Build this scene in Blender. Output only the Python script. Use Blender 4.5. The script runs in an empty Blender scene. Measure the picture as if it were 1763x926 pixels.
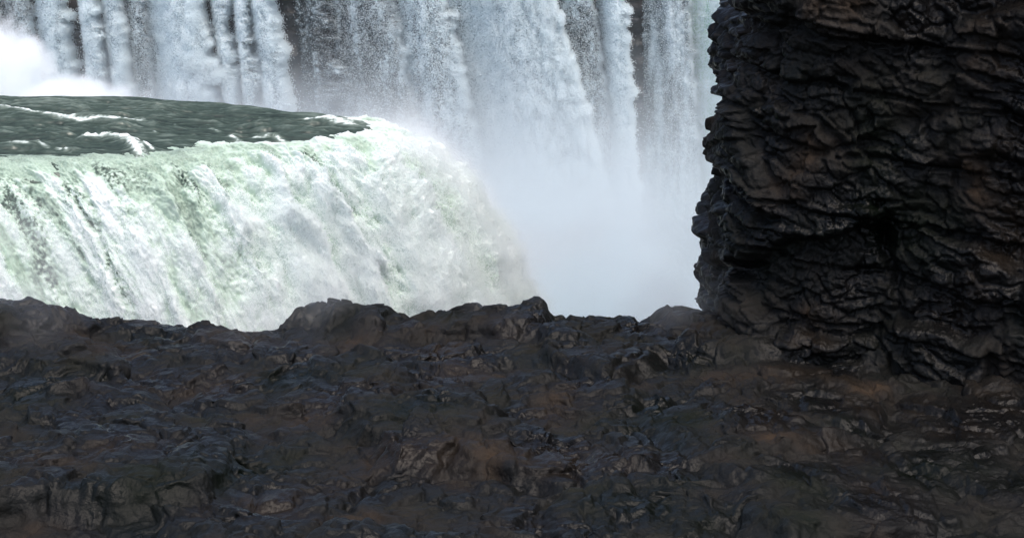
import bpy, math
import numpy as np
from mathutils import Vector

R = math.radians
scene = bpy.context.scene
C = scene.collection

# ------------------------------------------------------------------ camera
F_PX, CX, CY, PITCH, CAM_H = 3000.0, 881.5, 463.0, R(15.0), 20.0
cam_d = bpy.data.cameras.new("camera")
cam_d.sensor_width = 36.0
cam_d.lens = 36.0 * F_PX / 1763.0
cam_d.clip_start, cam_d.clip_end = 0.5, 6000.0
cam = bpy.data.objects.new("camera", cam_d)
cam.location = (0, 0, CAM_H)
cam.rotation_euler = (R(90) - PITCH, 0, 0)
C.objects.link(cam)
scene.camera = cam

# ------------------------------------------------------------------ sky, sun, exposure
SUN_EL, SUN_AZ = R(70), R(150)          # azimuth from +Y towards +X: the sun stands high behind the viewer, veiled by thin cloud
world = bpy.data.worlds.new("World")
scene.world = world
world.use_nodes = True
wn = world.node_tree.nodes
sky = wn.new("ShaderNodeTexSky")
sky.sky_type = 'NISHITA'
sky.sun_disc = False
sky.sun_elevation = SUN_EL
sky.sun_rotation = SUN_AZ
sky.air_density, sky.dust_density, sky.ozone_density = 0.8, 4.5, 0.0
bg = wn["Background"]
world.node_tree.links.new(sky.outputs[0], bg.inputs[0])
bg.inputs[1].default_value = 0.15
sun_d = bpy.data.lights.new("sun", 'SUN')
sun_d.energy, sun_d.angle, sun_d.color = 0.5, R(40), (1.0, 0.985, 0.97)
sun = bpy.data.objects.new("sun", sun_d)
sdir = Vector((math.sin(SUN_AZ) * math.cos(SUN_EL), math.cos(SUN_AZ) * math.cos(SUN_EL), math.sin(SUN_EL)))
sun.rotation_euler = sdir.to_track_quat('Z', 'Y').to_euler()
sun.location = sdir * 400
C.objects.link(sun)
vs = scene.view_settings
vs.view_transform, vs.look, vs.exposure, vs.gamma = 'Standard', 'None', 0.90, 1.0
vs.use_curve_mapping = False
cy = scene.cycles
cy.max_bounces, cy.diffuse_bounces, cy.glossy_bounces = 16, 5, 2
cy.transmission_bounces, cy.transparent_max_bounces, cy.volume_bounces = 3, 8, 14
cy.volume_step_rate, cy.volume_max_steps = 2.0, 512
cy.use_denoising = True

# ------------------------------------------------------------------ noise (numpy)
rng = np.random.default_rng(7)
_perm = rng.permutation(512).astype(np.int32)
_perm = np.concatenate([_perm, _perm, _perm, _perm])
_g3 = rng.normal(size=(512, 3)).astype(np.float32)
_g3 /= np.linalg.norm(_g3, axis=1, keepdims=True)

def perlin(x, y, z):
    x, y, z = np.broadcast_arrays(np.float32(x), np.float32(y), np.float32(z))
    out = np.empty(x.shape, np.float32)
    xf, yf, zf, of = x.ravel(), y.ravel(), z.ravel(), out.ravel()
    n, step = xf.size, 400000
    for a in range(0, n, step):
        X, Y, Z = xf[a:a + step], yf[a:a + step], zf[a:a + step]
        xi, yi, zi = np.floor(X), np.floor(Y), np.floor(Z)
        fx, fy, fz = X - xi, Y - yi, Z - zi
        ix, iy, iz = xi.astype(np.int32) & 511, yi.astype(np.int32) & 511, zi.astype(np.int32) & 511
        u, v, w = (f * f * f * (f * (f * 6 - 15) + 10) for f in (fx, fy, fz))
        res = 0
        for dx in (0, 1):
            px = _perm[(ix + dx) & 511]
            wx = u if dx else 1 - u
            for dy in (0, 1):
                py = _perm[px + ((iy + dy) & 511)]
                wy = wx * (v if dy else 1 - v)
                for dz in (0, 1):
                    g = _g3[_perm[py + ((iz + dz) & 511)] & 511]
                    d = g[:, 0] * (fx - dx) + g[:, 1] * (fy - dy) + g[:, 2] * (fz - dz)
                    res = res + d * wy * (w if dz else 1 - w)
        of[a:a + step] = res * 1.5
    return of.reshape(x.shape)

def fbm(x, y, z, octaves=4, gain=0.5, lac=2.03):
    t, a, s = 0, 1.0, 0.0
    for k in range(octaves):
        t = t + a * perlin(x + 17.3 * k, y - 9.1 * k, z + 5.7 * k)
        s += a
        a *= gain
        x, y, z = x * lac, y * lac, z * lac
    return t / s

def billow(x, y, z, octaves=4, gain=0.5, lac=2.03):
    t, a, s = 0, 1.0, 0.0
    for k in range(octaves):
        t = t + a * np.abs(perlin(x + 11.3 * k, y + 7.1 * k, z - 3.7 * k))
        s += a
        a *= gain
        x, y, z = x * lac, y * lac, z * lac
    return t / s          # 0 in the creases, about 0.3 on the puffs

def sstep(a, b, x):
    t = np.clip((x - a) / (b - a), 0, 1)
    return t * t * (3 - 2 * t)

# ------------------------------------------------------------------ photo pixel -> world
def ray(px, py):
    a, b = (px - CX) / F_PX, (py - CY) / F_PX
    c, s = math.cos(PITCH), math.sin(PITCH)
    return np.array((a, c - b * s, -s - b * c))

def at_z(px, py, z=0.0):
    d = ray(px, py)
    return np.array((0, 0, CAM_H)) + d * ((z - CAM_H) / d[2])

def at_y(px, py, y):
    d = ray(px, py)
    return np.array((0, 0, CAM_H)) + d * (y / d[1])

# ------------------------------------------------------------------ object helpers
def grid_mesh(name, P, mat, parent=None, attrs=None, keep=None, smooth=True):
    """P: (n, m, 3) array -> one mesh object; keep: (n-1, m-1) mask of the faces to make"""
    n, m = P.shape[:2]
    idx = np.arange(n * m, dtype=np.int32).reshape(n, m)
    q = np.stack([idx[:-1, :-1], idx[1:, :-1], idx[1:, 1:], idx[:-1, 1:]], -1)
    q = q[keep] if keep is not None else q.reshape(-1, 4)
    me = bpy.data.meshes.new(name)
    me.vertices.add(n * m)
    me.vertices.foreach_set("co", np.ascontiguousarray(P, np.float32).ravel())
    nf = len(q)
    me.loops.add(nf * 4)
    me.loops.foreach_set("vertex_index", np.ascontiguousarray(q, np.int32).ravel())
    me.polygons.add(nf)
    me.polygons.foreach_set("loop_start", np.arange(0, nf * 4, 4, dtype=np.int32))
    me.polygons.foreach_set("use_smooth", np.full(nf, smooth, bool))
    me.update(calc_edges=True)
    for k, v in (attrs or {}).items():
        at = me.attributes.new(k, 'FLOAT', 'POINT')
        at.data.foreach_set("value", np.ascontiguousarray(v, np.float32).ravel())
    if mat: me.materials.append(mat)
    o = bpy.data.objects.new(name, me)
    C.objects.link(o)
    if parent: o.parent = parent
    return o

def droplets(name, co, rad, mat, parent=None):
    """a cloud of water droplets: one mesh of loose vertices turned into round points"""
    me = bpy.data.meshes.new(name)
    me.vertices.add(len(co))
    me.vertices.foreach_set("co", np.ascontiguousarray(co, np.float32).ravel())
    at = me.attributes.new("rad", 'FLOAT', 'POINT')
    at.data.foreach_set("value", np.ascontiguousarray(rad, np.float32))
    me.materials.append(mat)
    o = bpy.data.objects.new(name, me)
    C.objects.link(o)
    if parent: o.parent = parent
    ng = bpy.data.node_groups.new(name, 'GeometryNodeTree')
    ng.interface.new_socket("Geometry", in_out='INPUT', socket_type='NodeSocketGeometry')
    ng.interface.new_socket("Geometry", in_out='OUTPUT', socket_type='NodeSocketGeometry')
    N, L = ng.nodes, ng.links
    i, u = N.new("NodeGroupInput"), N.new("NodeGroupOutput")
    mp, sm, na = N.new("GeometryNodeMeshToPoints"), N.new("GeometryNodeSetMaterial"), N.new("GeometryNodeInputNamedAttribute")
    na.data_type = 'FLOAT'
    na.inputs["Name"].default_value = "rad"
    sm.inputs["Material"].default_value = mat
    L.new(i.outputs[0], mp.inputs["Mesh"])
    L.new(na.outputs["Attribute"], mp.inputs["Radius"])
    L.new(mp.outputs[0], sm.inputs["Geometry"])
    L.new(sm.outputs[0], u.inputs[0])
    o.modifiers.new("points", 'NODES').node_group = ng
    o["kind"] = "stuff"
    return o

def tag(o, label, cat, group=None):
    o["label"], o["category"] = label, cat
    if group: o["group"] = group
    return o

def structure(o):
    o["kind"] = "structure"
    return o

def empty(name, loc):
    o = bpy.data.objects.new(name, None)
    o.location = loc
    C.objects.link(o)
    return o

# ------------------------------------------------------------------ materials
def mat_new(name):
    m = bpy.data.materials.new(name)
    m.use_nodes = True
    return m, m.node_tree.nodes, m.node_tree.links, m.node_tree.nodes["Principled BSDF"]

def ramp(N, stops):
    r = N.new("ShaderNodeValToRGB")
    e = r.color_ramp.elements
    e[0].position, e[0].color = stops[0][0], (*stops[0][1], 1)
    e[1].position, e[1].color = stops[-1][0], (*stops[-1][1], 1)
    for p, c in stops[1:-1]:
        x = e.new(p)
        x.color = (*c, 1)
    return r

def foam_material(name, stops, grain=0.16, scale=7.0, rough_bump=0.18, sss=0.0):
    m, N, L, b = mat_new(name)
    at = N.new("ShaderNodeAttribute")
    at.attribute_name = "foam"
    nz = N.new("ShaderNodeTexNoise")
    nz.inputs["Scale"].default_value = scale
    nz.inputs["Detail"].default_value = 5
    nz.inputs["Roughness"].default_value = .7
    geo = N.new("ShaderNodeNewGeometry")
    L.new(geo.outputs["Position"], nz.inputs["Vector"])
    ma = N.new("ShaderNodeMath"); ma.operation = 'MULTIPLY_ADD'
    L.new(nz.outputs["Fac"], ma.inputs[0])
    ma.inputs[1].default_value = grain * 2
    ma.inputs[2].default_value = -grain
    ad = N.new("ShaderNodeMath"); ad.operation = 'ADD'
    L.new(at.outputs["Fac"], ad.inputs[0]); L.new(ma.outputs[0], ad.inputs[1])
    r = ramp(N, stops)
    L.new(ad.outputs[0], r.inputs[0])
    L.new(r.outputs[0], b.inputs["Base Color"])
    b.inputs["Roughness"].default_value = 0.7
    b.inputs["Specular IOR Level"].default_value = 0.25
    bu = N.new("ShaderNodeBump")
    bu.inputs["Strength"].default_value = rough_bump
    bu.inputs["Distance"].default_value = 0.1
    L.new(nz.outputs["Fac"], bu.inputs["Height"]); L.new(bu.outputs[0], b.inputs["Normal"])
    b.inputs["Subsurface Weight"].default_value = sss
    b.inputs["Subsurface Radius"].default_value = (1.0, 1.05, 1.0)
    b.inputs["Subsurface Scale"].default_value = .15
    return m

M_fall = foam_material("falling_water", [(0.0, (.05, .075, .065)), (.18, (.17, .23, .19)), (.36, (.40, .52, .43)), (.55, (.53, .63, .575)), (.75, (.63, .71, .685)), (1.0, (.77, .82, .81))], sss=.5)
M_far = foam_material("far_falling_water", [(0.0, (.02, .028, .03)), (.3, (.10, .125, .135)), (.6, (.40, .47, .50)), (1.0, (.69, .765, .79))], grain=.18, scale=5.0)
M_green = foam_material("sunlit_green_water", [(0.0, (.25, .40, .28)), (.5, (.55, .70, .58)), (1.0, (.9, .93, .9))], grain=.2, scale=4.0)  # sunlit look put into the colours, paler than the other far streams

def spray_material(name, col):
    m, N, L, b = mat_new(name)
    d, t, mx = N.new("ShaderNodeBsdfDiffuse"), N.new("ShaderNodeBsdfTranslucent"), N.new("ShaderNodeMixShader")
    d.inputs[0].default_value = t.inputs[0].default_value = (*col, 1)
    mx.inputs[0].default_value = 0.5
    L.new(d.outputs[0], mx.inputs[1]); L.new(t.outputs[0], mx.inputs[2])
    L.new(mx.outputs[0], N["Material Output"].inputs[0])
    N.remove(b)
    return m
M_spray = spray_material("spray", (.86, .91, .90))
M_spray_far = spray_material("far_spray", (.82, .89, .91))

m, N, L, b = mat_new("river_water"); M_river = m
at = N.new("ShaderNodeAttribute"); at.attribute_name = "foam"
r = ramp(N, [(0.0, (.013, .020, .016)), (.3, (.045, .066, .052)), (.55, (.14, .18, .155)), (.75, (.5, .58, .55)), (1.0, (.9, .92, .92))])
L.new(at.outputs["Fac"], r.inputs[0])
N.remove(b)
df, gl, mx = N.new("ShaderNodeBsdfDiffuse"), N.new("ShaderNodeBsdfGlossy"), N.new("ShaderNodeMixShader")
L.new(r.outputs[0], df.inputs[0])
gl.inputs["Color"].default_value, gl.inputs["Roughness"].default_value = (.9, .95, .93, 1), 0.22
mr = N.new("ShaderNodeMapRange")
mr.inputs["From Min"].default_value, mr.inputs["From Max"].default_value = .4, .75
mr.inputs["To Min"].default_value, mr.inputs["To Max"].default_value = 0.05, .0
L.new(at.outputs["Fac"], mr.inputs["Value"]); L.new(mr.outputs[0], mx.inputs[0])
L.new(df.outputs[0], mx.inputs[1]); L.new(gl.outputs[0], mx.inputs[2])
L.new(mx.outputs[0], N["Material Output"].inputs[0])

def rock_material(name, c0, c1, c2, scale, rough, spec=.5):
    m, N, L, b = mat_new(name)
    geo, nz, nz2 = N.new("ShaderNodeNewGeometry"), N.new("ShaderNodeTexNoise"), N.new("ShaderNodeTexNoise")
    nz.inputs["Scale"].default_value, nz.inputs["Detail"].default_value = scale, 6
    nz2.inputs["Scale"].default_value, nz2.inputs["Detail"].default_value = scale * 9, 4
    L.new(geo.outputs["Position"], nz.inputs["Vector"]); L.new(geo.outputs["Position"], nz2.inputs["Vector"])
    r = ramp(N, [(.3, c0), (.55, c1), (.72, c2)])
    L.new(nz.outputs["Fac"], r.inputs[0])
    nz3 = N.new("ShaderNodeTexNoise")                              # broad stains: algae, rust, pale mineral
    nz3.inputs["Scale"].default_value, nz3.inputs["Detail"].default_value = .22, 5
    L.new(geo.outputs["Position"], nz3.inputs["Vector"])
    st = ramp(N, [(.30, (.35, .55, .30)), (.44, (.9, .95, .85)), (.56, (1.1, 1, .95)), (.68, (2.2, 1.55, 1.1)), (.8, (2.4, 2.2, 2.0))])
    L.new(nz3.outputs["Fac"], st.inputs[0])
    mu = N.new("ShaderNodeMix"); mu.data_type = 'RGBA'; mu.blend_type = 'MULTIPLY'
    mu.inputs["Factor"].default_value = 1.0
    L.new(r.outputs[0], mu.inputs["A"]); L.new(st.outputs[0], mu.inputs["B"])
    L.new(mu.outputs["Result"], b.inputs["Base Color"])
    bu = N.new("ShaderNodeBump")
    bu.inputs["Strength"].default_value, bu.inputs["Distance"].default_value = .8, .15
    L.new(nz2.outputs["Fac"], bu.inputs["Height"]); L.new(bu.outputs[0], b.inputs["Normal"])
    wr = N.new("ShaderNodeMapRange")
    wr.inputs["From Min"].default_value, wr.inputs["From Max"].default_value = .35, .65
    wr.inputs["To Min"].default_value, wr.inputs["To Max"].default_value = rough * .45, rough * 1.5
    L.new(nz.outputs["Fac"], wr.inputs["Value"]); L.new(wr.outputs[0], b.inputs["Roughness"])
    b.inputs["Specular IOR Level"].default_value = spec
    return m
M_bank = rock_material("wet_bank_rock", (.004, .0045, .005), (.007, .0075, .0075), (.016, .015, .013), .35, .5, .14)
M_cliff = rock_material("wet_cliff_rock", (.008, .0095, .0105), (.016, .017, .018), (.034, .028, .026), .25, .5)

# ------------------------------------------------------------------ the crest of the near fall
front = [(-420, 292), (-250, 285), (-120, 276), (0, 268), (120, 267), (260, 258), (400, 246), (520, 240), (585, 234), (628, 224), (632, 216)]
back = [(615, 209.5), (590, 204.5), (540, 197.5), (470, 194.5), (430, 188.5), (330, 175.5), (180, 168), (0, 167), (-250, 167)]
CP = np.array([at_z(*p)[:2] for p in front + back])
TH = np.array([-42, -41, -41, -40, -40, -39, -38, -36, -32, -20, 0] + [22, 38, 50, 58, 60, 62, 64, 64, 64], float)

def spline(K, t):
    """Catmull-Rom through the rows of K at parameter t in [0, n-1]"""
    n = len(K)
    i = np.clip(np.floor(t).astype(int), 0, n - 2)
    f = (t - i).reshape((-1,) + (1,) * (K.ndim - 1))
    p = [K[np.clip(i + k, 0, n - 1)] for k in (-1, 0, 1, 2)]
    return .5 * (2 * p[1] + (p[2] - p[0]) * f + (2 * p[0] - 5 * p[1] + 4 * p[2] - p[3]) * f ** 2 + (3 * p[1] - p[0] - 3 * p[2] + p[3]) * f ** 3)

tt = np.linspace(0, len(CP) - 1, 4000)
cc = spline(CP, tt)
th = np.interp(tt, np.arange(len(TH)), TH)
# arc length, stretched where the directions fan out at the tip
dl = np.hypot(*np.diff(cc, axis=0).T) + np.abs(np.diff(R(1) * th)) * 6.0
S = np.concatenate([[0], np.cumsum(dl)])
K_FALL = 0.116

def crest(s):
    return np.stack([np.interp(s, S, cc[:, 0]), np.interp(s, S, cc[:, 1])], -1), R(1) * np.interp(s, S, th)

# ------------------------------------------------------------------ near waterfall
NS, ND = 1500, 420
s1 = np.linspace(S[0], S[np.searchsorted(tt, 13.9)], NS)
d1 = np.linspace(-1.2, 16.5, ND)
c1, th1 = crest(s1)
Sg, Dg = np.meshgrid(s1, d1, indexing='ij')
dirx, diry = np.cos(th1)[:, None], np.sin(th1)[:, None]
wob = 0.5 * fbm(Sg / 4, Dg / 9, 3.3, 2)                       # the sheets drift a little sideways on the way down
P = np.empty((NS, ND, 3))
P[..., 0] = c1[:, None, 0] + dirx * Dg - diry * wob
P[..., 1] = c1[:, None, 1] + diry * Dg + dirx * wob
P[..., 2] = -K_FALL * np.maximum(Dg, 0) ** 2

def normals(P):
    n = np.cross(np.gradient(P, axis=0), np.gradient(P, axis=1))
    n /= np.linalg.norm(n, axis=-1, keepdims=True) + 1e-9
    return n
Nn = normals(P)
if Nn[..., 2].mean() < 0: Nn = -Nn

pxs = np.interp(s1, S, np.interp(tt, np.arange(20), [p[0] for p in front + back]))[:, None] + 0 * Dg   # where along the crest (for where the foam is thick)
leftness = 1 - sstep(150, 480, pxs) * 1.0
tipness = sstep(500, 640, pxs + np.where(tt.max() > 0, 0, 0))
back_side = sstep(S[np.searchsorted(tt, 10)], S[np.searchsorted(tt, 13)], Sg)

# where the features measured in the photograph lie on the fall: (along the crest, down the fall)
def located(px, py):
    best, r = 1e9, None
    vv = P[::6, ::4] - np.array((0, 0, CAM_H))
    d = ray(px, py)
    fwd = np.array((0, math.cos(PITCH), -math.sin(PITCH)))
    q = vv / (vv @ fwd)[..., None] - d
    e = (q ** 2).sum(-1) + np.where(back_side[::6, ::4] > 0, 1, 0)
    i, j = np.unravel_index(np.argmin(e), e.shape)
    return s1[i * 6], d1[j * 4]
def blob(px, py, rs_, rd_):
    a, b = located(px, py)
    return np.exp(-((Sg + .5 * w1 - a) / rs_) ** 2 - ((Dg + .8 * w2 - b) / rd_) ** 2)
w1 = fbm(Sg / 3.5, Dg / 6, 1.7, 3)
w2 = fbm(Sg / 3.5, Dg / 6, 8.1, 3)
streak = fbm((Sg + 1.0 * w1) / 1.6, Dg / 7.5 + .5 * w2, 0.3, 4)            # long sheets down the fall
puff = billow(Sg / 1.9 + .6 * w1, Dg / 2.3 + .6 * w2, 5.0, 5, .55)         # cauliflower lumps
edges = sorted([-9.0] + [located(*p)[0] for p in ((30, 420), (175, 400), (330, 400), (438, 400), (545, 400), (632, 420), (745, 380), (840, 380))] + [S[-1]])
ph = np.interp(Sg + 1.0 * w1 + 1.5 * fbm(Sg / 1.6, Dg / 1.5, 44.0, 5, .6), edges, np.arange(len(edges)))
saw = ph - np.floor(ph)
sheet = np.where(saw < .9, (saw / .9) ** 1.6, (1 - saw) / .1) - .4        # overlapping sheets, each with a ragged free edge on the right
fine = billow(P[..., 0] / .55, P[..., 1] / .55, P[..., 2] / .55 + .3 * w1, 4, .6)
edge_n = fbm(Sg / 1.5, Dg / 1.5, 12.0, 4)
edge_n = edge_n + .8 * fbm(Sg / 3.5, Dg / 5, 17.0, 2)
rise = sstep(-.9, 2.0, Dg + 2.2 * edge_n)
disp = rise * ((.7 + .4 * (1 - leftness)) * (puff - .16) * 2.1 + .22 * streak + (.38 + .85 * (1 - leftness)) * sheet * sstep(1, 5, Dg) + .32 * fine + .06 * fbm((Sg + .6 * w1) / .34, Dg / 2.6, 51.0, 4, .6)) - .12 * (1 - rise)
h_env = sstep(0, 5, Dg)
disp = disp * (1 - sstep(S[np.searchsorted(tt, 12.0)], S[np.searchsorted(tt, 13.7)], Sg))
P2 = P + Nn * (disp * (.55 + .45 * h_env))[..., None]
P2[..., 2] -= .4 * sstep(S[np.searchsorted(tt, 11.6)], S[np.searchsorted(tt, 13.2)], Sg)      # at the back the river sheet itself rolls over
P2[..., 2] -= .05 * (1 - sstep(-.9, .2, Dg + 1.3 * edge_n))

# foam cover, with crest glow and sheet shade painted in: 0 dark clear water, .4 green aerated water, 1 white
lump = fbm(P[..., 0] / 1.1, P[..., 1] / 1.1, P[..., 2] / 1.1, 4, .6)
grainy = fbm(P[..., 0] / .22, P[..., 1] / .22, P[..., 2] / .22, 3, .75)
foam = .62 + .22 * (1 - leftness) + .5 * streak + .5 * lump + 1.0 * (puff - .2) + .14 * grainy * leftness + .25 * streak * leftness
green_band = np.exp(-((Dg - 1.5 - 1.6 * w2) / 1.9) ** 2) * (.5 + .3 * leftness)  # light glowing through the crest, painted as a green band
foam -= green_band * .62
holes = .45 * sstep(.02, .38, fbm((Sg + .8 * w1) / 1.5, Dg / 4.5, 21.0, 3)) * leftness * sstep(1, 4, Dg)
for q in ((45, 345, .5, .8, .9), (62, 385, .6, 1.0, .9), (15, 330, .5, 1.0, .6), (115, 325, .6, .9, .8), (140, 350, .5, .8, .8), (190, 300, .45, .9, .6), (212, 350, .5, 1.0, .9),
          (150, 405, .55, 1.1, 1.0), (175, 445, .5, .9, .7), (192, 485, .5, .9, 1.1), (245, 420, .4, .6, .8), (80, 450, .4, .5, .6), (310, 300, .3, .7, .8), (330, 325, .3, .7, .8),
          (385, 385, .35, .7, .6), (410, 410, .35, .6, .5), (535, 268, .5, .5, .7), (570, 300, .7, .8, .6), (610, 345, .6, .8, .7), (640, 375, .6, .9, .5), (690, 440, .6, 1.0, .4)):
    holes = holes + .62 * q[4] * blob(q[0], q[1], q[2] * 1.45, q[3] * 1.1)

holes += .5 * sstep(.2, .5, fbm((Sg + .8 * w1) / 1.8, Dg / 4, 31.0, 3)) * (1 - leftness) * sstep(1, 4, Dg)
strand = fbm((Sg + .6 * w1) / .34, Dg / 2.6, 51.0, 4, .6)
foam = foam + .22 * strand
for q in ((255, 305, .55, 1.6, .6), (285, 330, .6, 1.2, .5), (240, 285, .9, .8, .5), (320, 360, .6, 1.2, .4), (330, 395, .5, 1.0, .4), (450, 262, .8, .7, .7), (620, 250, .6, .8, .6), (650, 290, .7, 1.0, .3),
          (65, 330, .35, 2.0, .5), (110, 395, .3, 2.0, .5), (40, 285, 1.6, .8, .4), (140, 285, 1.6, .8, .4), (5, 440, .5, 2.5, .5), (750, 340, 1.0, 1.6, .25)):
    foam = foam - q[4] * blob(*q[:4])  # green patches: light coming through the water, put into the colour
foam = np.maximum(foam, .32 + .1 * lump + .04 * grainy)
foam = foam + np.clip(holes, 0, 1.3) * (grainy * 1.6 - .20) + (.14 + .32 * (1 - leftness)) * sheet * sstep(1, 5, Dg)  # white sheet fronts, with green-grey shade painted beside their free edges
back2 = sstep(S[np.searchsorted(tt, 12.0)], S[np.searchsorted(tt, 13.7)], Sg)
lipw = np.maximum(sstep(-.9, 2.0, Dg + 1.6 * edge_n), .8 * (1 - leftness))
foam = .16 + (foam - .16) * lipw
foam = np.clip(foam * (1 - back2) + (.03 + .06 * lump) * back2, .0, 1)
M_near = empty("waterfall", (*c1[NS // 2], 0.0))
M_near.location = (0, 0, 0)
tag(M_near, "wide near waterfall pouring green and white over a rounded crest below the dark river", "waterfall")
near = grid_mesh("falling_water", P2, M_fall, M_near, {"foam": foam})

# spray droplets over the near fall
def scatter(P, w, n, rg):
    """n random points on the grid P with weights w per cell"""
    cdf = np.cumsum(w[:-1, :-1].ravel().astype(np.float64)); cdf /= cdf[-1]
    k = np.searchsorted(cdf, rg.random(n))
    i, j = np.unravel_index(np.minimum(k, cdf.size - 1), (P.shape[0] - 1, P.shape[1] - 1))
    a, b = rg.random(n)[:, None], rg.random(n)[:, None]
    p = P[i, j] * (1 - a) * (1 - b) + P[i + 1, j] * a * (1 - b) + P[i, j + 1] * (1 - a) * b + P[i + 1, j + 1] * a * b
    return p, i, j
area = np.linalg.norm(np.cross(np.gradient(P, axis=0), np.gradient(P, axis=1)), axis=-1)
rs = np.random.default_rng(3)
wsp = area * sstep(1.5, 6, Dg + 1.5 * edge_n) * sstep(.35, .85, foam) * (.3 + .7 * (1 - leftness)) * (1 - .95 * back_side) * (1 - leftness * (1 - sstep(2, 6, Dg)))
pp, ii, jj = scatter(P2, wsp, 900000, rs)
lift = rs.exponential(.12, len(pp)) * (.5 + .16 * np.maximum(Dg[ii, jj], 0))
pp = pp + Nn[ii, jj] * lift[:, None] + rs.normal(0, .05, pp.shape)
droplets("spray", pp, rs.uniform(.010, .03, len(pp)), M_spray, M_near)

# ------------------------------------------------------------------ river above the crest
xs = np.arange(-62, -3.0, .07)
ys = np.arange(92, 134, .07)
X, Y = np.meshgrid(xs, ys, indexing='ij')
# signed distance outside the crest line, along the flow
poly = cc[::10]
def outside(X, Y):
    d2 = np.full(X.shape, 1e9)
    for q in poly:
        d2 = np.minimum(d2, (X - q[0]) ** 2 + (Y - q[1]) ** 2)
    yf = np.interp(X, cc[:2000:5, 0], cc[:2000:5, 1])
    n = len(cc)
    tip = np.argmax(cc[:, 0])
    yf = np.interp(X, cc[:tip, 0], cc[:tip, 1])
    yb = np.interp(X, cc[tip:][::-1, 0], cc[tip:][::-1, 1])
    inside = (Y > yf) & (Y < yb) & (X < cc[tip, 0])
    return np.where(inside, -1, 1) * np.sqrt(d2)
D = outside(X, Y)
ang = R(-8)
U = X * math.cos(ang) + Y * math.sin(ang)
V = -X * math.sin(ang) + Y * math.cos(ang)
wu, wv = fbm(U / 6, V / 4, 1, 2), fbm(U / 6, V / 4, 7, 2)
big = fbm(U / 7.5 + .4 * wu, V / 2.6 + .4 * wv, 4.0, 3)
chop = fbm(U / 2.4 + wu, V / .8 + wv, 9.0, 4, .6)
rip = fbm(U / .8 + wu, V / .28 + wv, 13.0, 3, .6)
Z = .85 * big + .30 * chop + .085 * rip
Z = Z * sstep(.8, -2.5, D) if False else Z * (1 - .6 * sstep(-2.0, .6, D))
# a standing wave with a white cap rolling over the crest, and two long lines of broken water
a_ = at_z(150, 244)[:2]; b_ = at_z(262, 285)[:2]
def capsule(a, b):
    ab = b - a
    t = np.clip(((X - a[0]) * ab[0] + (Y - a[1]) * ab[1]) / (ab @ ab), 0, 1)
    return np.hypot(X - a[0] - t * ab[0], Y - a[1] - t * ab[1]), t
def line(pts):
    best, tb = np.full(X.shape, 1e9), np.zeros(X.shape)
    for k in range(len(pts) - 1):
        d, t = capsule(at_z(*pts[k])[:2], at_z(*pts[k + 1])[:2])
        tb = np.where(d < best, (k + t) / (len(pts) - 1), tb)
        best = np.minimum(best, d)
    return best, tb
foam_glint = .24 + .24 * big + .24 * chop + .26 * rip + .34 * fbm(U / 2.2 + wu, V / .22 + wv, 23.0, 3, .6) + .08 * sstep(112, 119, Y)  # pale ripple streaks and glints of reflected light painted into the water colour
brk = fbm(X / .5, Y / .8, 3.0, 4, .65)
for pts, wd, amp, hz in (([(148, 240), (185, 238), (215, 247), (240, 262), (275, 284)], .38, .85, .45),
                         ([(208, 240), (232, 246), (262, 259)], .18, .7, .10),
                         ([(0, 189), (40, 194), (100, 203), (140, 208), (190, 208), (240, 208)], .45, .62, .08),
                         ([(5, 245), (20, 251), (45, 253)], .22, .5, .05),
                         ([(68, 250), (82, 256)], .18, .5, .04), ([(98, 256), (118, 263)], .18, .5, .04),
                         ([(362, 221), (376, 225)], .2, .6, .05), ([(398, 238), (412, 244)], .2, .6, .05),
                         ([(530, 208), (542, 211)], .35, .7, .08), ([(556, 210), (575, 212), (600, 219)], .5, .75, .1),
                         ([(436, 240), (470, 238), (495, 244)], .25, .6, .08),
                         ([(300, 213), (303, 215)], .12, .5, .03), ([(266, 226), (270, 229)], .12, .5, .03)):
    d, t = line(pts)
    g = np.exp(-(d / wd) ** 2)
    foam_glint = foam_glint + amp * g * np.clip(.75 + 1.3 * brk, 0, 1.4)
    Z = Z + hz * np.exp(-(d / (wd * 1.6)) ** 2) * (1 + .6 * brk)
Z = Z - K_FALL * np.maximum(D, 0) ** 2 - .35 * np.maximum(D - .1, 0) * (Y < at_z(560, 201)[1])
foam_glint += .30 * sstep(-1.6, .3, D + .9 * brk) * sstep(-16, -11, X) * sstep(108, 111, Y) 
keep = ((D < 2.2) | ((Y > 112) & (D < 11)))[:-1, :-1]
river = structure(grid_mesh("river", np.stack([X, Y, Z], -1), M_river, None, {"foam": np.clip(foam_glint, 0, 1)}, keep))

# ------------------------------------------------------------------ far falls: single streams down a dark cliff
WALL_Y = 166.0
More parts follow.
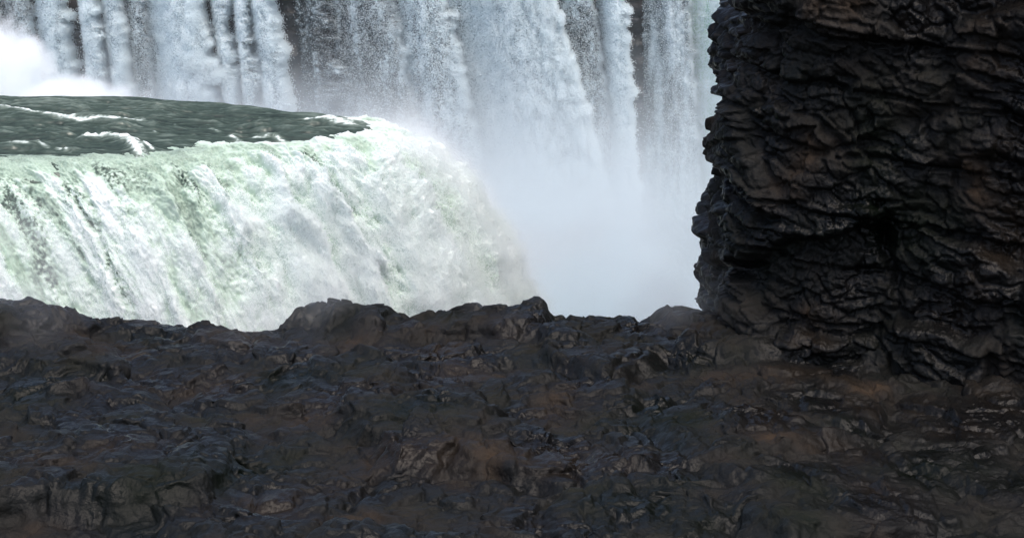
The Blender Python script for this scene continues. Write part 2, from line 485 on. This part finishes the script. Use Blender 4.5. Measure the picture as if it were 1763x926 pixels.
# name-free rows: (px centre at py 0, px centre at py 500, half width top, half width bottom, forward m, foam, teeth, droplets, label)
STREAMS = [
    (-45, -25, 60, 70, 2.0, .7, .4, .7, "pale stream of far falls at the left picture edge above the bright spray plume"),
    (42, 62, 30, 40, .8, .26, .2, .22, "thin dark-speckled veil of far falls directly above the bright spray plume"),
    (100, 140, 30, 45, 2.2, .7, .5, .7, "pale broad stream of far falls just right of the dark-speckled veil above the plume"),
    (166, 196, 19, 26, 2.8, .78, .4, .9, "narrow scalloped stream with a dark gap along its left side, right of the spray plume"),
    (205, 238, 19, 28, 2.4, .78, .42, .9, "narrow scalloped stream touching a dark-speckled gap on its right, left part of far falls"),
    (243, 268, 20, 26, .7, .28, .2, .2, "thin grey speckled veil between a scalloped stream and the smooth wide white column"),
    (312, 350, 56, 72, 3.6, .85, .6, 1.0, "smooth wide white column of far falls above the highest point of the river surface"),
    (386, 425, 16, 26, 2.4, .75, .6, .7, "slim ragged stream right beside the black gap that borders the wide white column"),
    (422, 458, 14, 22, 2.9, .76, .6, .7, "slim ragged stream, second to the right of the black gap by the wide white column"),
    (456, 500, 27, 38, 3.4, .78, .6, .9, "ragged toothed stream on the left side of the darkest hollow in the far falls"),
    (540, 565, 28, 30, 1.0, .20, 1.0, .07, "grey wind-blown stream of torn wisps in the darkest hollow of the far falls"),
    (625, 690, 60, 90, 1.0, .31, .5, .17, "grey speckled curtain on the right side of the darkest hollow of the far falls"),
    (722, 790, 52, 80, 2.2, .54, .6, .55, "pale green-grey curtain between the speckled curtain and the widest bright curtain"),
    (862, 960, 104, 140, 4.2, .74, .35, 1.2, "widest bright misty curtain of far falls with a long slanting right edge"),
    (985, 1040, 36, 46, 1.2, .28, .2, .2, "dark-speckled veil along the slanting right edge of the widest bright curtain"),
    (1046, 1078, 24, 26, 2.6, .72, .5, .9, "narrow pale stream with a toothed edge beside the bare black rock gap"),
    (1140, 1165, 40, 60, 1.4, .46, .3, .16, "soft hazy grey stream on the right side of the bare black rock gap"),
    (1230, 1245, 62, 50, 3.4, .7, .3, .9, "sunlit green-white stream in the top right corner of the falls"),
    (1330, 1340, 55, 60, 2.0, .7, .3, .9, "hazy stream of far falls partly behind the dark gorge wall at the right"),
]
PY0, PY1 = -60.0, 560.0
n_v = 480
py = np.linspace(PY0, PY1, n_v)
z_of = np.array([at_y(0, p, WALL_Y)[2] for p in py])
mpx = np.linalg.norm(at_y(1, 200, WALL_Y) - at_y(0, 200, WALL_Y))          # metres per photo pixel on the cliff
far_spray = []
for k, (ct, cb, wt, wb, fwd, fm, teeth, nd, label) in enumerate(STREAMS):
    t = np.clip(py / 500.0, -.15, 1.2)
    cx = ct + (cb - ct) * (t + .35 * t * (1 - t))
    hw = wt + (wb - wt) * t
    zz = (py * mpx)
    # toothed edges: plumes that swell outwards on the way down and break off
    def edge(seed):
        ph = zz / 1.1 + 1.9 * perlin(zz / 2.3, seed, 0) + .4 * perlin(zz / .5, seed, 3)
        f = ph - np.floor(ph)
        return teeth * (np.where(f < .8, (f / .8) ** 1.3, (1 - f) / .2) - .4) * np.clip(.6 + 1.7 * perlin(zz / 1.9, seed, 7), 0, 1.7) + .25 * teeth * perlin(zz / .28, seed, 9)
    eR, eL = edge(k * 3.7 + .2), edge(k * 5.1 + 40.2) * .5
    n_u = int(np.clip(hw.max() * 2 * mpx / .07, 40, 320))
    u = np.linspace(-1, 1, n_u)
    Ug, Tg = np.meshgrid(u, t, indexing='ij')
    off = np.where(u[:, None] > 0, u[:, None] * (1 + eR[None] * 52 / np.maximum(hw, 8)), u[:, None] * (1 + eL[None] * 30 / np.maximum(hw, 8))) * hw[None] * .93
    Xp = (cx[None] + off)
    # place at the wall
    Px = (Xp - CX) / F_PX * np.hypot(WALL_Y, 30)
    Zg = np.broadcast_to(z_of[None], Px.shape)
    prof = sstep(-1.05, .25, Ug) * (1 - .15 * sstep(.6, 1, Ug))
    nr = max(4, n_u // 14)                                        # the free right edge is folded back to the rock
    prof[-nr:] *= np.linspace(1, 0, nr)[:, None]
    Px[-nr:] = Px[-nr - 1] - .05 * np.linspace(0, 1, nr)[:, None] + .3 * (Px[-nr:] - Px[-nr - 1])
    q = 1.0 / (1 + .0)
    wq = fbm(Px / 1.5, Zg / 1.5, k + .5, 2)
    bl = billow(Px / 1.15 + .5 * wq, Zg / 1.7 + k - .5 * wq, WALL_Y * .01 + k, 5, .58)
    ln = fbm(Px / .9, Zg / 7.0, k * 1.3, 3)
    fine2 = billow(Px / .55, Zg / .7, k * 2.3, 4, .65)
    throw = fwd * (.4 + .9 * np.sqrt(np.clip(Tg + .2, 0, 2)))
    bulk = prof * (throw + min(fwd, 2.4) * 1.0 * (bl - .18) * (.5 + Tg) + .35 * ln + .35 * fine2)
    Pw = np.stack([Px, WALL_Y + .6 - bulk - .8 * prof, Zg + .5 * bl * prof], -1)
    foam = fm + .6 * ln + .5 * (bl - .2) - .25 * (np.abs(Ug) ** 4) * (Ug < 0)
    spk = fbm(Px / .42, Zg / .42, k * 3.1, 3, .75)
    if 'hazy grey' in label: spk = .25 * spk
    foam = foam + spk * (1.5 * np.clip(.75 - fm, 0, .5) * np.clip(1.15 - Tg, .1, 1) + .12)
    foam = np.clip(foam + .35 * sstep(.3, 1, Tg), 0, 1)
    root = empty("waterfall_stream", (0, 0, 0))
    tag(root, label, "waterfall stream", "streams of the far falls")
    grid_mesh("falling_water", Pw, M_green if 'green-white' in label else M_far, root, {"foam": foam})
    ar = np.linalg.norm(np.cross(np.gradient(Pw, axis=0), np.gradient(Pw, axis=1)), axis=-1)
    nn = int((620000 if nd < .3 else 300000) * nd * max(.35, hw.mean() / 60) ** .8)
    w = ar * (.5 + 1.2 * np.clip(Ug, 0, 1) ** 4) * (.3 + np.clip(bl * 3, 0, 1))
    p, i, j = scatter(Pw, w, nn, rs)
    ex = rs.exponential(.40, nn) * (.5 + 1.6 * np.clip(bl[i, j], 0, .6))
    p[:, 1] -= ex * (.5 + 1.5 * Tg[i, j])
    p[:, 0] += rs.normal(0, .10, nn) + np.clip(Ug[i, j], 0, 1) ** 4 * rs.exponential(.22, nn) * (.4 + Tg[i, j])
    p[:, 2] += rs.normal(0, .2, nn)
    thin = nd < .3
    droplets("spray", p, rs.uniform(.012, .028, nn) if thin else rs.uniform(.018, .045, nn), M_spray_far, root)

# cliff behind the far falls, the river plateau on top of it and the gorge floor
xs = np.linspace(-120, 90, 420); zs = np.linspace(9.5, -45, 160)
Xc, Zc = np.meshgrid(xs, zs, indexing='ij')
strat = fbm(Xc / 14, Zc / 1.2, 2.0, 4)
Yc = WALL_Y + 1.6 - 1.6 * fbm(Xc / 5, Zc / 5, 1.0, 5) - .8 * strat - .03 * (9.5 - Zc)
structure(grid_mesh("cliff", np.stack([Xc, Yc, Zc], -1), M_cliff))
xs = np.linspace(-700, 700, 60); ys = np.linspace(WALL_Y + 1, 3000, 60)
Xq, Yq = np.meshgrid(xs, ys, indexing='ij')
structure(grid_mesh("river_plateau", np.stack([Xq, Yq, 9.45 + 0 * Xq], -1), M_river, None, {"foam": .2 + 0 * Xq}))
xs = np.linspace(-300, 300, 80); ys = np.linspace(60, WALL_Y + 3, 40)
Xq, Yq = np.meshgrid(xs, ys, indexing='ij')
structure(grid_mesh("gorge_water", np.stack([Xq, Yq, -36 + .3 * fbm(Xq / 9, Yq / 9, 0, 2)], -1), M_river, None, {"foam": .6 + .3 * fbm(Xq / 30, Yq / 12, 0, 3)}))

# ------------------------------------------------------------------ rocky near bank and gorge wall (beyond the photograph's own edges)
def blocks(x, y, size, seed, tilt, lift):
    """broken rock: every cell of a jittered grid is one block with its own tilt and height; returns height and closeness to a crack"""
    gx, gy = np.floor(x / size).astype(int), np.floor(y / size).astype(int)
    f1 = np.full(x.shape, 1e9); f2 = f1.copy(); h = np.zeros(x.shape); ws = np.full(x.shape, 1e-30)
    for i in (-1, 0, 1):
        for j in (-1, 0, 1):
            r = np.random.default_rng(seed).random((6, 128, 128))[:, (gx + i) & 127, (gy + j) & 127]
            dx, dy = x - (gx + i + r[0]) * size, y - (gy + j + r[1]) * size
            d = np.hypot(dx * (.6 + .8 * r[5]), dy)
            hh = lift * (r[2] - .5) + tilt * ((r[3] - .5) * dx + (r[4] - .5) * dy)
            near_ = d < f1
            f2 = np.where(near_, f1, np.minimum(f2, d)); f1 = np.where(near_, d, f1)
            w = np.exp(-np.minimum(d / (.055 * size), 60)) + 1e-30; h += w * hh; ws += w
    return h / ws, 1 - sstep(0, .18 * size, f2 - f1)

na, nb = 1300, 900
xs = np.linspace(-60, 45, na); ys = np.linspace(8, 90, nb)
Xb, Yb = np.meshgrid(xs, ys, indexing='ij')
rn = fbm(Xb / 12, Yb / 12, 1.5, 4)
wx, wy = .8 * fbm(Xb / 2.5, Yb / 2.5, 5.0, 4), .8 * fbm(Xb / 2.5, Yb / 2.5, 15.0, 4)
h1, k1 = blocks(Xb + wx, Yb + wy, 6.5, 11, .25, 1.6)
h2, k2 = blocks(Xb + wx, Yb + wy, 1.5, 12, .5, .5)
h3, k3 = blocks(Xb + .5 * wx, Yb + .5 * wy, .55, 13, .5, .16)
rock = h1 + h2 + h3 - .5 * k1 - .22 * k2 - .07 * k3 + .12 * fbm(Xb / .5, Yb / .5, 2.0, 4)
rim = 79.5 + 1.2 * fbm(Xb / 5, 0 * Xb, 2.0, 3)
Zb = np.minimum(-3.4 + .45 * rn + .6 * rock, -2.35 + .15 * rock) - .012 * (80 - Yb)
Zb = Zb - 34 * sstep(0, 4, Yb - rim)
lo = fbm(Xb / 3, Yb / 3, Zb / 3, 4)
structure(grid_mesh("rock_bank", np.stack([Xb + .8 * lo + .25 * fbm(Xb, Yb, Zb / .8, 4), Yb + .9 * fbm(Xb / 3 + 50, Yb / 3, Zb / 3, 4) + .3 * fbm(Xb, Yb + 9, Zb / .6, 4), Zb], -1), M_bank))

WP = np.array([(17, 112), (12.5, 98), (9.7, 87), (9.0, 80), (9.3, 76.5), (11.5, 74), (15, 73.2), (20, 70.5), (27, 69.5), (36, 65), (60, 58)], float)
nw, nz_ = 900, 620
wp = spline(WP, np.linspace(0, len(WP) - 1, nw)) + np.array((1.2, 0))
sw = np.concatenate([[0], np.cumsum(np.hypot(*np.diff(wp, axis=0).T))])
wt_ = np.gradient(wp, axis=0); wt_ /= np.linalg.norm(wt_, axis=1, keepdims=True)
wn_ = np.stack([wt_[:, 1], -wt_[:, 0]], -1)
if wn_[nw // 2, 1] > 0: wn_ = -wn_                             # outwards: towards the open gorge and the viewer
Sw, Zw = np.meshgrid(sw, np.linspace(17, -34, nz_), indexing='ij')
wx, wy = .9 * fbm(Sw / 2.5, Zw / 2.5, 61.0, 4), .5 * fbm(Sw / 2.5, Zw / 2.5, 71.0, 4)
bed = Zw + 1.2 * fbm(Sw / 9, Zw / 9, 3.0, 3) + .12 * Sw
b1, c1_ = blocks(Sw + wx, (bed + wy) * 1.5, 5.5, 21, .22, 1.5)
b2, c2_ = blocks(Sw + wx, (bed + wy) * 2.2, 1.4, 22, .35, .5)
b3, c3_ = blocks(Sw + .5 * wx, (bed + wy) * 1.6, .5, 23, .4, .14)
ledge = bed / 2.6 - np.floor(bed / 2.6)
out = b1 + b2 + b3 - .45 * c1_ - .2 * c2_ - .06 * c3_ + .5 * np.where(ledge < .12, ledge / .12, 1 - .5 * (ledge - .12)) + .1 * fbm(Sw / .4, Zw / .4, 8.0, 4) + .8 * fbm(Sw / 7, Zw / 10, 5.0, 3)
Pw = np.stack([wp[:, 0, None] + wn_[:, 0, None] * out + .02 * (Zw + 4), wp[:, 1, None] + wn_[:, 1, None] * out, Zw], -1)
structure(grid_mesh("gorge_wall", Pw, M_bank))

# ------------------------------------------------------------------ mist in the gorge
def mist_volume(name, lo, hi, vox, build, color, aniso=0.0):
    ng = bpy.data.node_groups.new(name, 'GeometryNodeTree')
    ng.interface.new_socket("Geometry", in_out='INPUT', socket_type='NodeSocketGeometry')
    ng.interface.new_socket("Geometry", in_out='OUTPUT', socket_type='NodeSocketGeometry')
    N, L = ng.nodes, ng.links
    i, u = N.new("NodeGroupInput"), N.new("NodeGroupOutput")
    vc, sm = N.new("GeometryNodeVolumeCube"), N.new("GeometryNodeSetMaterial")
    vc.inputs["Min"].default_value, vc.inputs["Max"].default_value = lo, hi
    for a, k in enumerate("XYZ"):
        vc.inputs["Resolution " + k].default_value = int((hi[a] - lo[a]) / vox)
    def math_(op, *a):
        n = N.new("ShaderNodeMath"); n.operation = op
        for q, v in enumerate(a):
            if isinstance(v, (int, float)): n.inputs[q].default_value = v
            else: L.new(v, n.inputs[q])
        return n.outputs[0]
    def noise(scale, detail, stretch=(1, 1, 1), offset=(0, 0, 0)):
        mp = N.new("ShaderNodeVectorMath"); mp.operation = 'MULTIPLY_ADD'
        L.new(pos.outputs[0], mp.inputs[0]); mp.inputs[1].default_value = stretch; mp.inputs[2].default_value = offset
        n = N.new("ShaderNodeTexNoise")
        n.inputs["Scale"].default_value, n.inputs["Detail"].default_value = scale, detail
        L.new(mp.outputs[0], n.inputs["Vector"])
        return n.outputs[0]
    pos = N.new("GeometryNodeInputPosition")
    sp = N.new("ShaderNodeSeparateXYZ"); L.new(pos.outputs[0], sp.inputs[0])
    def ss(a, b, x):
        n = N.new("ShaderNodeMapRange"); n.interpolation_type = 'SMOOTHSTEP'
        n.inputs["From Min"].default_value, n.inputs["From Max"].default_value = a, b
        L.new(x, n.inputs["Value"])
        return n.outputs[0]
    L.new(build(math_, noise, ss, *sp.outputs), vc.inputs["Density"])
    m, MN, ML, b = mat_new(name)
    pv = MN.new("ShaderNodeVolumePrincipled")
    pv.inputs["Color"].default_value = (*color, 1)
    pv.inputs["Anisotropy"].default_value = aniso
    pv.inputs["Density"].default_value = 1.0
    MN.remove(b)
    ML.new(pv.outputs[0], MN["Material Output"].inputs["Volume"])
    sm.inputs["Material"].default_value = m
    L.new(vc.outputs[0], sm.inputs["Geometry"]); L.new(sm.outputs[0], u.inputs[0])
    me = bpy.data.meshes.new(name); me.materials.append(m)
    o = bpy.data.objects.new(name, me); C.objects.link(o)
    o.modifiers.new("volume", 'NODES').node_group = ng
    o["kind"] = "stuff"
    return o

def gorge_mist(mt, noise, ss, x, y, z):
    n1 = noise(.10, 4, (1, 1, .6)); n2 = noise(.32, 4, (1, 1, .8), (31, 7, 3))
    zz = mt('ADD', z, mt('MULTIPLY', mt('SUBTRACT', n1, .5), 18.0))
    d = mt('MULTIPLY', mt('POWER', ss(9, -28, zz), 2.3), .105)
    d = mt('MULTIPLY', d, mt('ADD', .35, mt('MULTIPLY', n2, 1.3)))
    xd = mt('ADD', x, mt('ADD', mt('MULTIPLY', z, .16), mt('MULTIPLY', mt('SUBTRACT', n2, .5), 5.0)))
    d = mt('MULTIPLY', mt('MULTIPLY', d, mt('ADD', 1.0, mt('MULTIPLY', ss(-14.0, 0.0, x), .9))), mt('SUBTRACT', 1.0, mt('MULTIPLY', ss(7.0, 11.5, xd), .62)))
    # spray hugging the back of the river tongue
    sk = mt('MULTIPLY', ss(1.5, -4.0, mt('ADD', z, mt('MULTIPLY', mt('SUBTRACT', n2, .5), 5.0))), mt('MULTIPLY', mt('MULTIPLY', mt('MULTIPLY', ss(142, 128, y), ss(122.5, 126.0, y)), ss(-4.0, -16.0, x)), .05))
    return mt('ADD', mt('ADD', d, mt('MULTIPLY', ss(118.0, 128.0, y), .0008)), sk)
mist = mist_volume("mist", (-66, 117, -36), (34, 163.5, 9), .45, gorge_mist, (.84, .90, .925))

def plume_mist(mt, noise, ss, x, y, z):
    n3 = noise(.48, 6, (1, 1, 1), (3, 17, 9))
    px, pz = at_y(20, 150, 134)[0], at_y(20, 150, 134)[2]
    def lobe(dx, dz, rx, rz):
        return mt('ADD', mt('POWER', mt('DIVIDE', mt('SUBTRACT', x, px + dx), rx), 2.0),
                  mt('ADD', mt('POWER', mt('DIVIDE', mt('SUBTRACT', y, 134.0), 7.0), 2.0), mt('POWER', mt('DIVIDE', mt('SUBTRACT', z, pz + dz), rz), 2.0)))
    e = mt('MINIMUM', lobe(-4.0, 1.2, 7.0, 4.4), lobe(2.5, -2.6, 8.0, 3.4))
    pl = mt('ADD', mt('SUBTRACT', 1.0, e), mt('MULTIPLY', mt('SUBTRACT', n3, .5), 2.5))
    return mt('MULTIPLY', ss(0.0, .45, pl), .6)
mist_volume("mist_plume", (-58, 124, -14), (-20, 144, 12), .3, plume_mist, (.975, .995, 1))


def nose_mist(mt, noise, ss, x, y, z):
    n2 = noise(.5, 4, (1, 1, .8), (31, 7, 3))
    # spray blown off the rounded nose of the near fall
    rr = mt('SUBTRACT', mt('SQRT', mt('ADD', mt('POWER', mt('SUBTRACT', x, -12.0), 2.0), mt('POWER', mt('SUBTRACT', y, 108.5), 2.0))), 3.3)
    h = mt('ADD', z, mt('MULTIPLY', mt('POWER', mt('MAXIMUM', rr, 0.0), 2.0), K_FALL))
    nose = mt('MULTIPLY', mt('MULTIPLY', mt('EXPONENT', mt('MULTIPLY', mt('MAXIMUM', h, 0.0), -1.2)), ss(1.0, 4.0, rr)), mt('MULTIPLY', ss(14.0, 9.0, rr), .8))
    nose = mt('MULTIPLY', mt('MULTIPLY', nose, mt('MULTIPLY', ss(104.5, 108.0, y), ss(-12.0, -9.0, x))), mt('ADD', .4, n2))
    return nose
mist_volume("mist_spray", (-12, 101, -24), (8, 124, 3), .3, nose_mist, (.975, .99, 1))

def rim_mist(mt, noise, ss, x, y, z):
    n = noise(.22, 5, (1, 1, 1.2), (8, 3, 1))
    d = mt('MULTIPLY', ss(.50, .78, n), mt('MULTIPLY', ss(1.5, -3.5, z), ss(72.0, 82.0, y)))
    return mt('MULTIPLY', d, mt('MULTIPLY', ss(97.0, 88.0, y), .16))
mist_volume("mist_drift", (-34, 70, -9), (12, 97, 2), .4, rim_mist, (.97, .99, 1))
